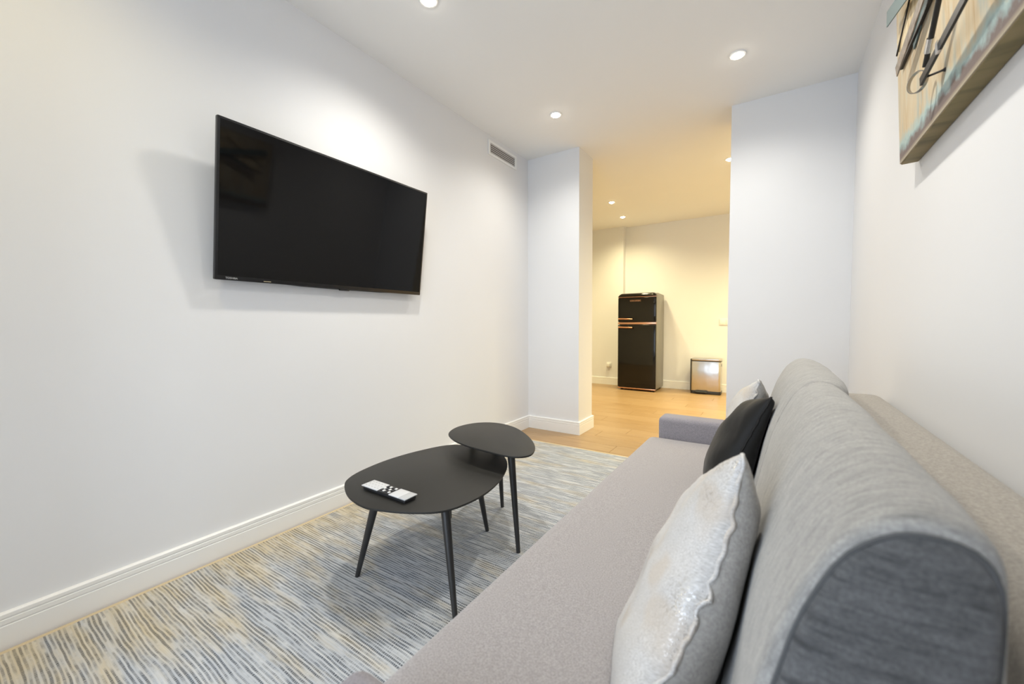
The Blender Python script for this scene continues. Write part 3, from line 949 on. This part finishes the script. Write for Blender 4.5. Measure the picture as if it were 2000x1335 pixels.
# ================================================================== WALL ART (leans out slightly at the top)
AT = 0.045
a_up = Vector((-AT, 0, 1)).normalized()
a_n = Vector((-1, 0, -AT)).normalized()
A0 = Vector((W - 0.0015, 0, 1.520))
AY0, AY1, AH, AD = -2.76, -1.345, 0.560, 0.046
art = empty('wall_art', (W - 0.02, (AY0 + AY1) / 2, 1.515), 'weathered tan relief panel with metal bars hanging above the sofa', 'wall art')
def ap(y, v, d):
    p = A0 + a_up * v + a_n * d
    return Vector((p.x, y, p.z))
def abox(name, m, ya, yb, va, vb, da, db, bevel=0.0, parent=art):
    b = MB().box(da, db, ya, yb, va, vb, bevel, 2)
    for w in b.bm.verts:
        w.co = ap(w.co.y, w.co.z, w.co.x)
    return b.build(name, m, parent, smooth=bool(bevel))
abox('frame', M['art_edge'], AY0, AY1, 0, AH, 0.0, AD - 0.003, 0.002)
abox('panel', M['art'], AY0 + 0.003, AY1 - 0.003, 0.003, AH - 0.003, AD - 0.004, AD)
def strip(name, m, p0, p1, wid, d0, d1, th=0.003, parent=art):
    """flat metal bar from p0 to p1 (y, v) at depth d0 -> d1"""
    q0, q1 = ap(p0[0], p0[1], d0), ap(p1[0], p1[1], d1)
    d = (q1 - q0).normalized()
    s = d.cross(a_n).normalized() * wid / 2
    nn = s.cross(d).normalized() * th / 2
    b = MB()
    b.grid([[q0 + s + nn, q0 + s - nn, q0 - s - nn, q0 - s + nn], [q1 + s + nn, q1 + s - nn, q1 - s - nn, q1 - s + nn]], close_u=True)
    b.bm.verts.ensure_lookup_table()
    vs = list(b.bm.verts)
    b.bm.faces.new(vs[0:4]); b.bm.faces.new(vs[4:8])
    return b.build(name, m, parent)
Z = lambda z: (z - 1.520)
strip('teal_bar', M['teal'], (-1.405, Z(1.990)), (-2.10, Z(1.800)), 0.045, AD + 0.034, AD + 0.034)
strip('teal_plate', M['teal'], (-1.535, Z(1.835)), (-1.90, Z(1.985)), 0.080, AD + 0.003, AD + 0.003)
strip('rusted_bar', M['rust'], (-1.485, Z(1.775)), (-1.74, Z(1.86)), 0.036, AD + 0.030, AD + 0.020)
strip('sand_bar', M['sand'], (-1.450, Z(1.845)), (-1.98, Z(2.02)), 0.060, AD + 0.010, AD + 0.010)
strip('sand_bar', M['sand'], (-1.385, Z(1.90)), (-1.80, Z(2.045)), 0.045, AD + 0.005, AD + 0.005)
strip('dark_edge_bar', M['iron'], (-1.415, Z(1.812)), (-2.05, Z(1.868)), 0.007, AD + 0.005, AD + 0.005, 0.008)
strip('dark_wire', M['iron'], (-1.41, Z(1.86)), (-1.72, Z(2.02)), 0.004, AD + 0.014, AD + 0.014, 0.004)
q = lambda y, z, d: ap(y, Z(z), AD + d)
MB().tube([q(-1.762, 1.646, 0.03), q(-1.870, 1.742, 0.03), q(-2.06, 1.915, 0.03)], 0.0058, 12).build('black_rod', M['iron'], art, smooth=True)
MB().tube([q(-1.7865, 1.6680, 0.03), q(-1.8115, 1.6900, 0.03)], 0.0082, 12).build('silver_collar', M['chrome'], art, smooth=True)
strip('black_bar', M['iron'], (-1.735, Z(1.620)), (-2.36, Z(1.675)), 0.020, AD + 0.032, AD + 0.030, 0.006)
strip('bar_clamp', M['chrome'], (-1.868, Z(1.632)), (-1.884, Z(1.6335)), 0.026, AD + 0.0335, AD + 0.0335, 0.008)
# ring standing out from the panel, turned part-way towards the room's far end
rc_ = q(-1.705, 1.635, 0.032)
rh = (a_n * 0.5 + Vector((0, 1, 0)) * 0.86).normalized()
rx_ = rh.cross(a_up).normalized()
b = MB()
rows = []
for k in range(44):
    a = k / 44 * 2 * math.pi
    d = rh * math.cos(a) + a_up * math.sin(a)
    rows.append([rc_ + d * rr + rx_ * ww for rr, ww in ((0.0275, -0.004), (0.0275, 0.004), (0.0255, 0.004), (0.0255, -0.004))])
b.grid(rows, close_u=True, close_v=True)
b.build('steel_ring', M['gunmetal'], art, smooth=40)
MB().tube([q(-1.752, 1.622, 0.03), q(-1.785, 1.614, 0.004), q(-1.787, 1.6135, -0.001)], [0.003, 0.003, 0.006], 8).build('nail', M['iron'], art, smooth=True)
